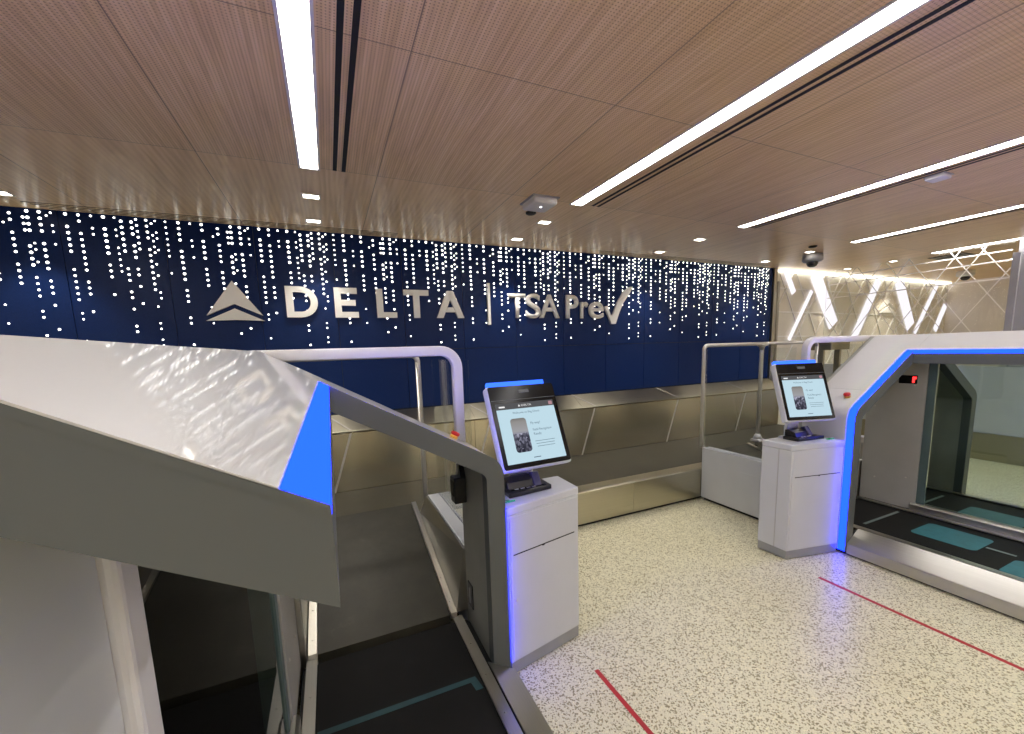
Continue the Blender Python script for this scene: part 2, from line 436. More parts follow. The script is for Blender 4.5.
PB = (run(.03, rg(0, 6)+[9], .007) + run(.165, [0, 1, 2, 3]+rg(5, 10), B)+run(.17, [12, 13, 14, 17, 18, 22], .009)
      + run(.29, [0, 3, 4, 6], .0075) + run(.415, [0, 1]+rg(3, 6), B)+run(.415, rg(8, 11), .0092)+run(.42, [15, 18], s_)
      + run(.59, [.5, 1.5]+[3.5, 4.5, 5.5, 6.5]+[8.5, 9.5, 10.5, 11.5], .0095)+run(.53, [2], s_)
      + run(.74, rg(0, 3), B)+run(.70, [1, 2, 3], .009)+run(.72, [5.5, 6.5, 7.5, 8.5], .0105)+run(.73, [10.5, 11.5, 12.5, 13.5, 16, 17, 20], .0085)
      + run(.765, [5, 6, 8], s_) + run(.845, rg(0, 3)+rg(5, 9), .0105)+run(.85, [11, 12, 13, 15, 19], .009)
      + run(.905, [.5], s_)+run(.945, [0, 2, 3, 5], s_))
bm = bmesh.new()
for i, (a, b_) in enumerate(zip(xs[:-1], xs[1:])):
    if b_ < -3.3: continue
    w = .6435; a0 = b_-w if i == 0 else a
    pat = PA if round((a-1.405)/.6435) % 2 == 1 else PB
    for u, k, r in pat:
        x = a0+u*w; z = ZC-.022-.0462*k
        if x > 6.56: continue
        ring = [bm.verts.new((x+r*math.cos(t*PI/4), YW-.0015, z+r*math.sin(t*PI/4))) for t in range(8)]
        bm.faces.new(ring)
bmesh.ops.recalc_face_normals(bm, faces=bm.faces)
for f in bm.faces:
    if f.normal.y > 0: f.normal_flip()
st = obj('star_lights', bm, 'star', wp); st['kind'] = 'stuff'; st['label'] = 'white points of light falling like rain'
# steel end trim and the pale lattice wall to the right
bm = bmesh.new(); box(bm, 6.62, 6.70, YW-.02, YW+.16, 0, ZC); box(bm, 6.74, 6.79, YW-.01, YW+.02, 0, 2.62); struct('trim_1', bm, 'trim')
bm = bmesh.new(); box(bm, 6.70, 12.5, YW+.02, YW+.12, 0, ZC); struct('wall_back_right', bm, 'warm')

# sign letters ------------------------------------------------------------
YL = YW-.0301
def letter(name, polys, label, group=None, cat='sign letter'):
    bm = bmesh.new()
    for p in polys: prism(bm, p, 'Y', YL, YL+.03)
    return tag(obj(name, bm, 'letter'), label, cat, group)
def holed(outer, inner):
    """ring between two same-length closed paths, as quads"""
    return [[outer[i], outer[(i+1) % len(outer)], inner[(i+1) % len(inner)], inner[i]] for i in range(len(outer))]
z0, z1, st_ = 2.018, 2.304, .062
# D
x0, x1 = -.318, -.048; R = (z1-z0)/2
def dpath(x0, x1, z0, z1, n=14):
    rx = (x1-x0)*.56; rz = (z1-z0)/2; cx = x1-rx; cz = (z0+z1)/2
    return [(x0, z0)]+[(cx+rx*math.cos(-PI/2+PI*i/n), cz+rz*math.sin(-PI/2+PI*i/n)) for i in range(n+1)]+[(x0, z1)]
letter('letter_d', holed(dpath(x0, x1, z0, z1), dpath(x0+st_, x1-st_, z0+st_*.85, z1-st_*.85)), 'white raised capital letter D right after the triangle emblem on the navy wall')
x0, x1 = .098, .313; t = st_*.88
letter('letter_e', [[(x0, z0), (x0+st_, z0), (x0+st_, z1), (x0, z1)]]+[[(x0+st_, a), (x1-c, a), (x1-c, a+t), (x0+st_, a+t)] for a, c in ((z0, 0), ((z0+z1-t)/2, .022), (z1-t, .004))],
       'white raised capital letter E, second letter of the wide five letter word')
x0, x1 = .491, .686
letter('letter_l', [[(x0, z0), (x0+st_, z0), (x0+st_, z1), (x0, z1)], [(x0+st_, z0), (x1, z0), (x1, z0+t), (x0+st_, z0+t)]], 'white raised capital letter L in the middle of the wide five letter word')
x0, x1 = .763, 1.022; xm = (x0+x1)/2
letter('letter_t', [[(x0, z1-t), (x1, z1-t), (x1, z1), (x0, z1)], [(xm-st_/2, z0), (xm+st_/2, z0), (xm+st_/2, z1-t), (xm-st_/2, z1-t)]], 'bold white raised capital letter T, fourth letter of the wide word')
x0, x1 = 1.105, 1.408; xm = (x0+x1)/2; h = z1-z0
letter('letter_a', [[(x0, z0), (x0+.068, z0), (xm, z1-.09), (xm-.034, z1)], [(xm-.034, z1), (xm, z1-.09), (xm+.034, z1)], [(x1-.068, z0), (x1, z0), (xm+.034, z1), (xm, z1-.09)],
                    [(x0+.098, z0+.062), (x1-.098, z0+.062), (x1-.122, z0+.112), (x0+.122, z0+.112)]], 'bold white raised capital letter A, last letter of the wide word')
cx, zb = -.725, 1.986
letter('triangle_emblem', [[(cx, zb+.348), (cx-.213, zb+.046), (cx, zb+.148)], [(cx, zb+.348), (cx, zb+.148), (cx+.213, zb+.046)],
                           [(cx-.222, zb), (cx, zb+.008), (cx, zb+.108)], [(cx+.222, zb), (cx, zb+.108), (cx, zb+.008)]],
       'large white two part triangle emblem at the left end of the sign', cat='sign emblem')
letter('divider_bar', [[(1.692, 1.945), (1.722, 1.945), (1.722, 2.402), (1.692, 2.402)]], 'thin white upright bar between the two words on the wall', cat='sign bar')
ck = [(3.300, 2.165), (3.345, 2.178), (3.395, 2.06), (3.425, 2.06), (3.50, 2.22), (3.60, 2.36), (3.70, 2.428), (3.755, 2.432), (3.70, 2.345), (3.60, 2.225), (3.53, 2.09), (3.475, 1.95), (3.405, 1.948), (3.37, 2.03)]
bmc = bmesh.new(); prism(bmc, ck, 'Y', YL, YL+.03)
bmesh.ops.triangulate(bmc, faces=[f for f in bmc.faces if len(f.verts) > 4])
tag(obj('tick_mark', bmc, 'letter'), 'big white brush style tick mark ending the sign', 'sign mark')

def text_mesh(body, off=0.):
    cu = bpy.data.curves.new('txt', 'FONT'); cu.body = body; cu.size = 1; cu.resolution_u = 6; cu.extrude = 0; cu.offset = off
    to = bpy.data.objects.new('txt', cu); COL.objects.link(to)
    dg = bpy.context.evaluated_depsgraph_get()
    me = bpy.data.meshes.new_from_object(to.evaluated_get(dg))
    bpy.data.objects.remove(to); bpy.data.curves.remove(cu)
    return me
def glyph_bm(ch, x0, x1, z0, z1, y0, y1, off=0.):
    me = text_mesh(ch, off); b = bmesh.new(); b.from_mesh(me); bpy.data.meshes.remove(me)
    vx = [v.co.x for v in b.verts]; vy = [v.co.y for v in b.verts]
    ax, bx_, ay, by = min(vx), max(vx), min(vy), max(vy)
    for v in b.verts:
        v.co = Vector((x0+(v.co.x-ax)/(bx_-ax)*(x1-x0), y0, z0+(v.co.y-ay)/(by-ay)*(z1-z0)))
    g = bmesh.ops.extrude_face_region(b, geom=list(b.faces))
    for e in g['geom']:
        if isinstance(e, bmesh.types.BMVert): e.co.y = y1
    bmesh.ops.recalc_face_normals(b, faces=b.faces)
    return b
for nm, ch, x0, x1, z0, z1, lab in (
        ('letter_t', 'T', 1.955, 2.165, 2.022, 2.298, 'slim white letter T just right of the thin upright bar'),
        ('letter_s', 'S', 2.172, 2.365, 2.017, 2.302, 'slim curved white letter S on the navy wall'),
        ('letter_a', 'A', 2.355, 2.625, 2.022, 2.298, 'slim white capital A beside the curved letter S'),
        ('letter_p', 'P', 2.722, 2.90, 2.020, 2.300, 'slim white capital P before the small letters on the sign'),
        ('letter_r', 'r', 2.935, 3.045, 2.020, 2.222, 'small white letter r after the slim capital P'),
        ('letter_e', 'e', 3.06, 3.285, 2.015, 2.226, 'small round white letter e touching the tick mark')):
    tag(obj(nm, glyph_bm(ch, x0, x1, z0, z1, YL, YL+.03, .013), 'letter'), lab, 'sign letter')

# lattice wall lines, light slots, small emblem ------------------------------
def line_xz(bm, a, b, w, y0, y1):
    d = Vector((b[0]-a[0], b[1]-a[1])); n = Vector((-d.y, d.x)).normalized()*w/2
    prism(bm, [(a[0]+n.x, a[1]+n.y), (b[0]+n.x, b[1]+n.y), (b[0]-n.x, b[1]-n.y), (a[0]-n.x, a[1]-n.y)], 'Y', y0, y1)
def lattice_lines(a0, a1, lo, hi, rnd):
    L = []
    def clip(x, s):
        pa, pb = (x, hi), (x+s*(hi-lo), lo)
        (xa, za), (xb, zb_) = pa, pb
        pts = []
        for xx in (a0, a1):
            if (xa-xx)*(xb-xx) < 0:
                tt = (xx-xa)/(xb-xa); pts.append((xx, za+(zb_-za)*tt))
        ins = [p for p in (pa, pb) if a0 <= p[0] <= a1]
        q = ins+pts
        return q if len(q) == 2 else None
    x = a0-1.6
    while x < a1+1.6:
        for s in (.62, -.66):
            c = clip(x+rnd.uniform(-.1, .1), s)
            if c: L.append(c)
        x += rnd.choice((.3, .5, .75))
    return L
rnd = random.Random(11)
bm = bmesh.new()
for a, b_ in lattice_lines(6.8, 12.45, 1.0, 2.80, rnd): line_xz(bm, a, b_, .016, YW+.004, YW+.02)
for zz in (1.72, 2.12, 2.50): line_xz(bm, (6.8, zz+.02), (12.45, zz-.03), .018, YW+.004, YW+.02)
lw = obj('wall_lattice', bm, 'lattice'); lw['kind'] = 'structure'; lw['label'] = 'raised white diagonal lattice on the pale back wall'
k = 0
for a, b_, w, lab in (((6.918, 2.80), (7.158, 2.45), .10, 'short slanting light slot nearest the navy wall'), ((7.641, 2.496), (7.10, 1.68), .06, 'slim light slot leaning right in the lattice'),
                      ((7.70, 2.79), (8.33, 1.92), .26, 'broad light slot leaning left below the dome camera'), ((9.691, 2.76), (9.00, 1.68), .17, 'light slot leaning right beside the small triangle emblem'),
                      ((10.407, 2.78), (11.02, 1.88), .28, 'broad light slot right of the small triangle emblem'), ((11.95, 2.74), (11.2, 1.75), .10, 'slender light slot near the end of the lattice wall'),
                      ((12.40, 2.33), (12.05, 1.80), .14, 'last short light slot beside the pale pink wall')):
    bm = bmesh.new(); line_xz(bm, a, b_, w, YW-.012, YW+.0039)
    tag(obj('light_slot', bm, 'barl'), lab, 'wall light', 'light slots in the lattice wall')
bm = bmesh.new(); cx, zb, q = 10.07, 2.14, .62
for p in ([(0, .40), (-.20*1.1, .05), (0, .17)], [(0, .40), (0, .17), (.22, .05)], [(-.23, 0), (0, .01), (0, .12)], [(.23, 0), (0, .12), (0, .01)]):
    prism(bm, [(cx+a*1.25, zb+c*1.15) for a, c in p], 'Y', YW-.03, YW+.018)
tag(obj('small_triangle_emblem', bm, 'lattice'), 'small white triangle emblem on the pale lattice wall', 'sign emblem')
bm = bmesh.new(); box(bm, 6.75, 12.45, YW-.05, YW+.015, ZC-.045, ZC-.012)
tag(obj('cove_light', bm, 'cove'), 'bright cove light along the top of the pale lattice wall', 'ceiling light')
# glass wall with the same lattice, standing across the right end, and the grey column at its near end
gx = 7.95
bm = bmesh.new(); box(bm, gx-.006, gx+.006, 2.24, 4.36, 1.25, ZC-.004)
gw = obj('window_1', bm, 'clear'); gw['kind'] = 'structure'; gw['label'] = 'tall glass wall printed with white lattice lines'
bm = bmesh.new()
for a, b_ in lattice_lines(2.26, 4.34, 1.28, ZC-.02, random.Random(5)):
    d = Vector((b_[0]-a[0], b_[1]-a[1])); n = Vector((-d.y, d.x)).normalized()*.005
    prism(bm, [(a[0]+n.x, a[1]+n.y), (b_[0]+n.x, b_[1]+n.y), (b_[0]-n.x, b_[1]-n.y), (a[0]-n.x, a[1]-n.y)], 'X', gx-.0085, gx-.0062)
for zz in (2.36, 2.58, 2.70): box(bm, gx-.0085, gx-.0062, 2.26, 4.34, zz, zz+.014)
obj('glass_lattice', bm, 'lattice', gw)
bm = bmesh.new(); box(bm, gx-.06, gx+.06, .6, 4.40, .36, 1.245); struct('wall_half_height', bm, 'white')
bm = bmesh.new(); box(bm, gx-.075, gx+.075, .6, 4.40, 0, .358); struct('baseboard_right', bm, 'olive')
bm = bmesh.new(); box(bm, gx-.04, gx+.62, 1.55, 2.20, 1.25, ZC); box(bm, gx-.08, gx-.041, 2.17, 2.235, 1.25, ZC-.16); struct('wall_column', bm, 'grey')

# ------------------------------------------------------------------ ceiling fittings
def ceiling_strip(x, lab):
    t = thing('ceiling_light', lab, 'ceiling light', (x, 0, ZC), 'linear ceiling lights')
    bx('diffuser', 'strip', t, x-.048, x+.048, -5.0, 2.985, ZC-.004, ZC+.02)
    def fr(bm):
        box(bm, x-.062, x-.049, -5.0, 3.0, ZC-.006, ZC+.02); box(bm, x+.049, x+.062, -5.0, 3.0, ZC-.006, ZC+.02); box(bm, x-.062, x+.062, 2.986, 3.0, ZC-.006, ZC+.02)
    part('frame', 'plast', t, fr)
def ceiling_slot(x, lab):
    t = thing('slot_diffuser', lab, 'air diffuser', (x, 0, ZC), 'slot diffusers beside the lights')
    for d in (.0, .052):
        bx('slot', 'dark', t, x+d, x+d+.024, -5., 2.975, ZC-.002, ZC+.02)
for x, nm in ((-3.94, 'far left, beyond the picture edge'), (-1.985, 'just beyond the left picture edge')):
    ceiling_strip(x, 'long white ceiling light strip '+nm)
ceiling_strip(-.012, 'broad white ceiling light strip above the near machine, leftmost in view'); ceiling_slot(.122, 'double black ceiling slot beside the leftmost light strip')
ceiling_strip(1.960, 'long white ceiling light strip above the aisle, second from left'); ceiling_slot(2.10, 'double black ceiling slot beside the second light strip')
ceiling_strip(3.935, 'white ceiling light strip above the right hand machine, third from left'); ceiling_slot(4.05, 'thin dark ceiling slot under the third light strip')
ceiling_strip(5.91, 'white ceiling light strip right of the machine, fourth from left'); ceiling_slot(6.02, 'thin dark ceiling slot under the fourth light strip')
ceiling_strip(7.87, 'short looking ceiling light strip behind the lattice glass, farthest right')
ceiling_strip(9.84, 'ceiling light strip at the far right, beyond the dome camera behind the lattice glass')
ords = {-1.955: 'cut by the left picture edge', -.02: 'ahead of the leftmost light strip', 1.935: 'ahead of the second light strip', 3.92: 'ahead of the third light strip', 5.93: 'ahead of the fourth light strip', 8.0: 'beyond the lattice glass', 9.9: 'far right, by the pale pink wall'}
def lamp_spot(x, y, e):
    l = bpy.data.lights.new('downlight_beam', 'SPOT'); l.energy = e; l.color = (1, .92, .80); l.spot_size = math.radians(84); l.spot_blend = .5; l.shadow_soft_size = .045
    lo = bpy.data.objects.new('downlight_beam', l); COL.objects.link(lo); lo.location = (x, y, ZC-.02)
    return lo
for x, wd in ords.items():
    for y, rw in ((3.485, 'farther from the wall'), (4.09, 'nearer the wall')):
        if x == -1.955 and y < 3.6: continue
        t = thing('downlight', f'small square recessed downlight {wd}, {rw}', 'downlight', (x, y, ZC), 'square downlights')
        bx('lens', 'downl', t, x-.052, x+.052, y-.036, y+.036, ZC-.004, ZC+.01)
        def fr(bm, x=x, y=y):
            for a, b_, c, d in ((-.064, .064, -.048, -.037), (-.064, .064, .037, .048), (-.064, -.053, -.037, .037), (.053, .064, -.037, .037)):
                box(bm, x+a, x+b_, y+c, y+d, ZC-.006, ZC+.01)
        part('frame', 'plast', t, fr)
        lo = lamp_spot(x, y, 30); lo.parent = t; lo.location = (0, 0, -.02)
# thin linear slots by the wall
for i, (a, b_, lab) in enumerate(((-1.93, .72, 'set of thin dark ceiling slots above the triangle emblem'), (3.11, 6.3, 'set of thin dark ceiling slots above the right end of the navy wall'))):
    t = thing('linear_slot_grille', lab, 'air diffuser', ((a+b_)/2, 4.32, ZC), 'slots along the sign wall')
    for yy in (4.255, 4.295, 4.335, 4.375): bx('slot', 'dark', t, a+(yy-4.255)*.8, b_, yy, yy+.009, ZC-.002, ZC+.01)
# white box fitting, small fitting, sensors, dome cameras, vent
t = thing('ceiling_detector', 'square white box fitting hanging from the ceiling left of the second light strip', 'ceiling detector', (1.63, 3.0, ZC))
part('housing', 'plast', t, lambda bm: box(bm, 1.525, 1.735, 2.90, 3.12, ZC-.055, ZC, .018, 3))
part('base_plate', 'grey', t, lambda bm: box(bm, 1.515, 1.745, 2.89, 3.13, ZC-.010, ZC+.005))
part('indicator', 'star', t, lambda bm: lathe(bm, [(.008, 0), (.008, -.004)], (1.63, 2.99, ZC-.054), 10))
t = thing('smoke_detector', 'small flat white ceiling fitting between the third and fourth light strips', 'ceiling detector', (4.18, 1.60, ZC))
part('housing', 'plast', t, lambda bm: box(bm, 4.115, 4.245, 1.545, 1.655, ZC-.03, ZC, .012, 3))
part('base_plate', 'grey', t, lambda bm: box(bm, 4.11, 4.25, 1.54, 1.66, ZC-.006, ZC+.005))
for x, y, lab in ((1.69, 3.28, 'tiny dark ceiling sensor beside the square white fitting'), (5.62, 3.27, 'tiny dark ceiling sensor above the dome camera')):
    bm = bmesh.new(); lathe(bm, [(.045, 0), (.045, -.012), (.03, -.02), (.001, -.022)], (x, y, ZC)); tag(obj('ceiling_sensor', bm, 'dark'), lab, 'sensor', 'ceiling sensors')
for x, y, lab in ((6.13, 3.56, 'grey dome camera hanging in front of the lattice wall'), (10.6, 3.55, 'white dome camera farther right near the pale pink wall')):
    t = thing('dome_camera', lab, 'security camera', (x, y, ZC), 'dome cameras')
    part('mount', 'grey' if x < 8 else 'plast', t, lambda bm: lathe(bm, [(.09, 0), (.115, -.01), (.12, -.085), (.10, -.105), (.07, -.11)], (x, y, ZC)))
    part('dome', 'lens', t, lambda bm: lathe(bm, [(.068, -.108), (.066, -.13), (.05, -.16), (.025, -.173), (.001, -.175)], (x, y, ZC)))
t = thing('ceiling_vent', 'dark square ceiling vent seen behind the lattice glass', 'air vent', (8.45, 3.0, ZC))
part('grille', 'dark', t, lambda bm: box(bm, 8.28, 8.68, 2.82, 3.2, ZC-.004, ZC+.01))
part('slats', 'grey', t, lambda bm: [box(bm, 8.28, 8.68, 2.84+.06*i, 2.865+.06*i, ZC-.01, ZC+.004) for i in range(6)])

# ------------------------------------------------------------------ collector conveyor and steel counter
t = thing('collector_conveyor', 'wide steel sided baggage conveyor running along below the navy wall', 'conveyor', (1.6, 3.6, 0))
XA, XB = -3.6, 6.6
def fp(bm):
    cuts = [XA, -1.2, 1.0, 2.62, 4.25, XB]
    for a, b_ in zip(cuts[:-1], cuts[1:]):
        box(bm, a+.001, b_-.001, 3.03, 3.05, .03, .335, .003, 1)
part('front_panel', 'steel', t, fp)
part('top_rail', 'steel', t, lambda bm: box(bm, XA, XB, 3.051, 3.20, .322, .337, .002, 1))
part('belt', 'beltg', t, lambda bm: box(bm, XA, XB, 3.205, 4.199, .26, .32))
part('toe_recess', 'dark', t, lambda bm: box(bm, XA, XB, 3.06, 3.10, 0, .3))
t = thing('steel_counter', 'brushed steel counter with sloping front between the belt and the navy wall', 'counter', (1.6, 4.2, 0))
CUTS = [XA, -1.45, -.05, 1.41, 2.81, 4.21, 5.6, XB]
def slope(bm):
    for a, b_ in zip(CUTS[:-1], CUTS[1:]):
        prism(bm, [(4.208, .30), (4.200, .895), (4.206, .908), (4.222, .905), (4.225, .30)], 'X', a+.0015, b_-.0015)
part('front_panel', 'steelp', t, slope)
def ledge(bm):
    for a, b_ in zip(CUTS[:-1], CUTS[1:]):
        prism(bm, [(4.180, .908), (4.178, .918), (4.190, .926), (4.412, 1.058), (4.412, 1.045), (4.195, .91)], 'X', a+.0015, b_-.0015)
part('ledge', 'steel', t, ledge)
part('support_box', 'dark', t, lambda bm: prism(bm, [(4.26, .0), (4.40, .0), (4.40, 1.03), (4.23, .925)], 'X', XA, XB))
def ribbon(bm, p, q, w, h):
    p, q = Vector(p), Vector(q); v = [p-Vector((w, 0, 0)), p+Vector((w, 0, 0)), q+Vector((w, 0, 0)), q-Vector((w, 0, 0))]
    b = bmesh.new(); lo = [b.verts.new(c) for c in v]; hi = [b.verts.new(c+Vector(h)) for c in v]
    b.faces.new(lo[::-1]); b.faces.new(hi)
    for k in range(4): b.faces.new((lo[k], lo[(k+1) % 4], hi[(k+1) % 4], hi[k]))
    bmesh.ops.recalc_face_normals(b, faces=b.faces); merge(bm, b)
for x in CUTS[1:-1]:
    part('cover_strip', 'rail', t, lambda bm: ribbon(bm, (x, 4.2075, .31), (x+.19, 4.1995, .895), .010, (0, -.003, 0)))
    part('cover_strip', 'rail', t, lambda bm: ribbon(bm, (x+.19, 4.190, .926), (x-.01, 4.412, 1.058), .011, (0, -.002, .003)))

# ------------------------------------------------------------------ bag drop machine (two lanes back to back)
Y0, Y1, Y2 = .34, 1.67, 2.04       # near end, portal face, portal back
SL, ZR = .565, 1.677                 # roof slope, ridge height
UE, UO, UB = .2525, .975, .975                 # roof edge, outer side
def zroof(u): return ZR-SL*u
def portal_path(off, rad):
    """outer (off=0) or offset path from floor up the post, round the knee and up the slope to the ridge"""
    uo = UO-off; c = math.sqrt(1+SL*SL)
    zk = ZR-off*c-SL*uo
    ang = math.degrees(math.atan(SL))             # slope rises inward
    turn = 90-ang; d = rad*math.tan(math.radians(turn/2))
    cx, cz = uo-rad, zk-d
    return [(uo, .03)]+arc((cx, cz), rad, 0, turn, 8)+[(.0, ZR-off*c)]
def cutp(path):
    """stop a portal path at the roof edge"""
    (ua, za), (ub, zb_) = path[-2], path[-1]
    k = (ua-UE)/(ua-ub)
    return path[:-1]+[(UE, za+(zb_-za)*k)]
def machine(xc, lab, side_data):
    global UO
    UO = side_data['post']
    t = thing('bag_drop_machine', lab, 'bag drop machine', (xc, (Y0+Y2)/2, 0), 'bag drop machines')
    for s in (1, -1):
        X = lambda u: xc+s*u
        def mp(pts): return [(X(a), b) for a, b in pts]
        # roof over the loading end: slate body, white top sheets, blue strip along the edge
        part('roof_body', 'slate', t, lambda bm: (prism(bm, mp([(.0, ZR-.010), (UE, zroof(UE)-.010), (UE, zroof(UE)-.088), (.0, ZR-.090)]), 'Y', Y0, Y1-.001), prism(bm, mp([(.0, ZR-.0022), (UE, zroof(UE)-.001), (UE, zroof(UE)-.0101), (.0, ZR-.0101)]), 'Y', Y0-.001, Y0+.0008)))
        part('roof_panel', 'gloss', t, lambda bm: prism(bm, mp([(.0, ZR), (UE-.034, zroof(UE-.034)), (UE-.034, zroof(UE-.034)-.0095), (.0, ZR-.0095)]), 'Y', Y0+.001, Y1-.001))
        part('roof_trim', 'gloss', t, lambda bm: prism(bm, mp([(.0, ZR+.0003), (UE-.034, zroof(UE-.034)+.0003), (UE-.034, zroof(UE-.034)-.002), (.0, ZR-.002)]), 'Y', Y0-.001, Y0+.0009))
        part('light_strip', 'blue', t, lambda bm: prism(bm, mp([(UE-.0335, zroof(UE-.0335)), (UE, zroof(UE)), (UE, zroof(UE)-.0095), (UE-.0335, zroof(UE-.0335)-.0095)]), 'Y', Y0+.001, Y1+.05), label='blue lit strip along the roof edge')
        # portal: slate ring, blue strip on its outer front edge, white shell behind
        o0, o1, i1 = portal_path(0, .12), portal_path(.007, .113), portal_path(.082, .045)
        part('portal_frame', 'slate', t, lambda bm: (band(bm, mp(o1), mp(i1), 'Y', Y1, Y1+.06), band(bm, mp(cutp(portal_path(-.003, .123))), mp(cutp(portal_path(.012, .108))), 'Y', Y1-.001, Y1+.006)))
        part('portal_lining', 'inner', t, lambda bm: band(bm, mp(o1), mp(i1), 'Y', Y1+.0605, Y2+.04), label='dull metal inner face of the portal')
        part('light_strip', 'blue', t, lambda bm: band(bm, mp(cutp(o0)), mp(cutp(portal_path(.0068, .1132))), 'Y', Y1+.0065, Y1+.056), label='blue lit strip round the portal edge')
        oo = portal_path(0, .12)
        ks = [i for i, p in enumerate(oo)]
        lo = oo[:-1]+[(.74, zroof(.74))]; li = portal_path(.0068, .1132)[:-1]+[(.74, zroof(.74)-.008)]
        part('portal_shell', 'gloss', t, lambda bm: band(bm, mp(lo), mp(li), 'Y', Y1+.0565, Y2+.002), label='glossy white outer cover')
        part('portal_top', 'gloss', t, lambda bm: (band(bm, mp([(.738, zroof(.738)), (0, ZR)]), mp([(.738, zroof(.738)-.008), (0, ZR-.008)]), 'Y', Y1+.0565, Y2+.002), band(bm, mp([(UE-.0345, zroof(UE-.0345)), (0, ZR)]), mp([(UE-.0345, zroof(UE-.0345)-.008), (0, ZR-.008)]), 'Y', Y1+.0005, Y1+.0562)), label='glossy white sloping cover')
        # emergency button
        ub, yb = side_data.get('button', (.83, 1.80))
        nrm = Vector((s*SL, 0, 1)).normalized(); mtx = Matrix.Translation(Vector((X(ub), yb, zroof(ub)))) @ nrm.to_track_quat('Z', 'Y').to_matrix().to_4x4()
        co = part('button_collar', 'yellow', t, lambda bm: lathe(bm, [(.020, 0), (.020, .012), (.017, .015)], n=20, mtx=mtx), label='yellow collar')
        part('emergency_button', 'redb', co, lambda bm: lathe(bm, [(.012, .013), (.021, .016), (.023, .025), (.02, .032), (.001, .034)], n=20, mtx=mtx), label='red push button')
        # scanner and socket on the inside of the post
        ui = UO-.082
        sc = part('scanner', 'black', t, lambda bm: box(bm, min(X(ui-.066), X(ui-.001)), max(X(ui-.066), X(ui-.001)), 1.985, 2.06, .86, 1.0, .006))
        part('scanner_window', 'blackg', sc, lambda bm: box(bm, min(X(ui-.069), X(ui-.0655)), max(X(ui-.069), X(ui-.0655)), 1.995, 2.05, .90, .98))
        part('scanner_bracket', 'black', t, lambda bm: prism(bm, [(1.985, 1.0), (2.03, 1.0), (2.05, 1.075), (2.02, 1.085)], 'X', min(X(ui-.03), X(ui-.004)), max(X(ui-.03), X(ui-.004))))
        so = part('socket', 'black', t, lambda bm: box(bm, min(X(ui-.006), X(ui+.004)), max(X(ui-.006), X(ui+.004)), 1.955, 2.03, .265, .40, .002, 1))
        part('socket_switch', 'grey', so, lambda bm: box(bm, min(X(ui-.010), X(ui-.005)), max(X(ui-.010), X(ui-.005)), 1.985, 1.995, .29, .38))
        # base: kick face, sloping steel plate, flat strip, belt
        yA, yB = Y0-.06, Y1+.0
        part('kick_face', 'steely', t, lambda bm: prism(bm, mp([(UB, .015), (UB, .092), (UB-.006, .094), (UB-.006, .015)]), 'Y', yA, yB-.002))
        part('apron', 'steely', t, lambda bm: prism(bm, mp([(UB-.001, .095), (.835, .186), (.835, .180), (UB-.008, .088)]), 'Y', yA, yB-.002))
        part('edge_strip', 'steely', t, lambda bm: (prism(bm, mp([(.826, .18), (.826, .187), (.775, .187), (.775, .18)]), 'Y', yA, Y2+.02),
                                                   [lathe(bm, [(.005, 0), (.005, .002), (.001, .003)], (X(.80), .5+.22*i, .187), 8) for i in range(7)]))
        part('edge_strip', 'steely', t, lambda bm: (prism(bm, mp([(.045, .178), (.045, .185), (.092, .185), (.092, .178)]), 'Y', yA, Y2+.02),
                                                   [lathe(bm, [(.005, 0), (.005, .002), (.001, .003)], (X(.07), .5+.22*i, .185), 8) for i in range(7)]))
        part('base_body', 'dark', t, lambda bm: prism(bm, mp([(.03, .0), (UB-.02, .0), (UB-.02, .08), (.84, .165), (.03, .165)]), 'Y', yA+.01, Y2))
        be = part('belt', 'belt', t, lambda bm: box(bm, min(X(.094), X(.772)), max(X(.094), X(.772)), yA+.02, Y2-.0, .14, .171))
        # printed guides on the belt
        def mark(nm, mat, pts): part(nm, mat, be, lambda bm: prism(bm, [(X(a), b) for a, b in pts], 'Z', .1712, .1722))
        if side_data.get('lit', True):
            mark('guide_print', 'teal', rrect(.20, .53, 1.13, 1.485, .04))
            mark('guide_line', 'tealw', [(.14, 1.70), (.66, 1.70), (.66, 1.722), (.14, 1.722)])
            mark('guide_dash', 'tealw', [(.375, .98), (.40, .98), (.40, 1.12), (.375, 1.12)])
            mark('guide_print', 'teal', rrect(.45, .75, .62, .965, .04))
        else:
            mark('guide_line', 'tealshade', [(.10, 1.638), (.755, 1.628), (.768, 1.55), (.735, 1.55), (.727, 1.602), (.10, 1.610)])
            mark('guide_print', 'tealshade', rrect(.20, .53, .9, 1.20, .04))
    # centre partition shared by the lanes
    part('end_panel', 'white', t, lambda bm: box(bm, xc-.020, xc+.020, Y0+.012, .5505, .185, ZR-.11, .003, 1), label='white panel closing the near end')
    part('end_post', 'lav', t, lambda bm: box(bm, xc-.034, xc+.034, .551, .606, .185, ZR-.11, .010, 3), label='satin white upright post')
    part('glass_panel', 'glass', t, lambda bm: box(bm, xc-.005, xc+.005, .607, 1.60, .246, ZR-.11), label='dark tinted glass between the lanes')
    part('glass_edge', 'edge', t, lambda bm: box(bm, xc-.013, xc+.013, 1.601, 1.655, .246, ZR-.11, .003, 1))
    part('glass_sill', 'steely', t, lambda bm: prism(bm, [(xc-.042, .17), (xc-.042, .232), (xc-.030, .245), (xc+.030, .245), (xc+.042, .232), (xc+.042, .17)], 'Y', Y0, 1.68))
    part('partition_panel', 'pale', t, lambda bm: box(bm, xc-.020, xc+.020, 1.656, 2.055, .18, ZR-.11, .002, 1), label='pale grey panel behind the glass')
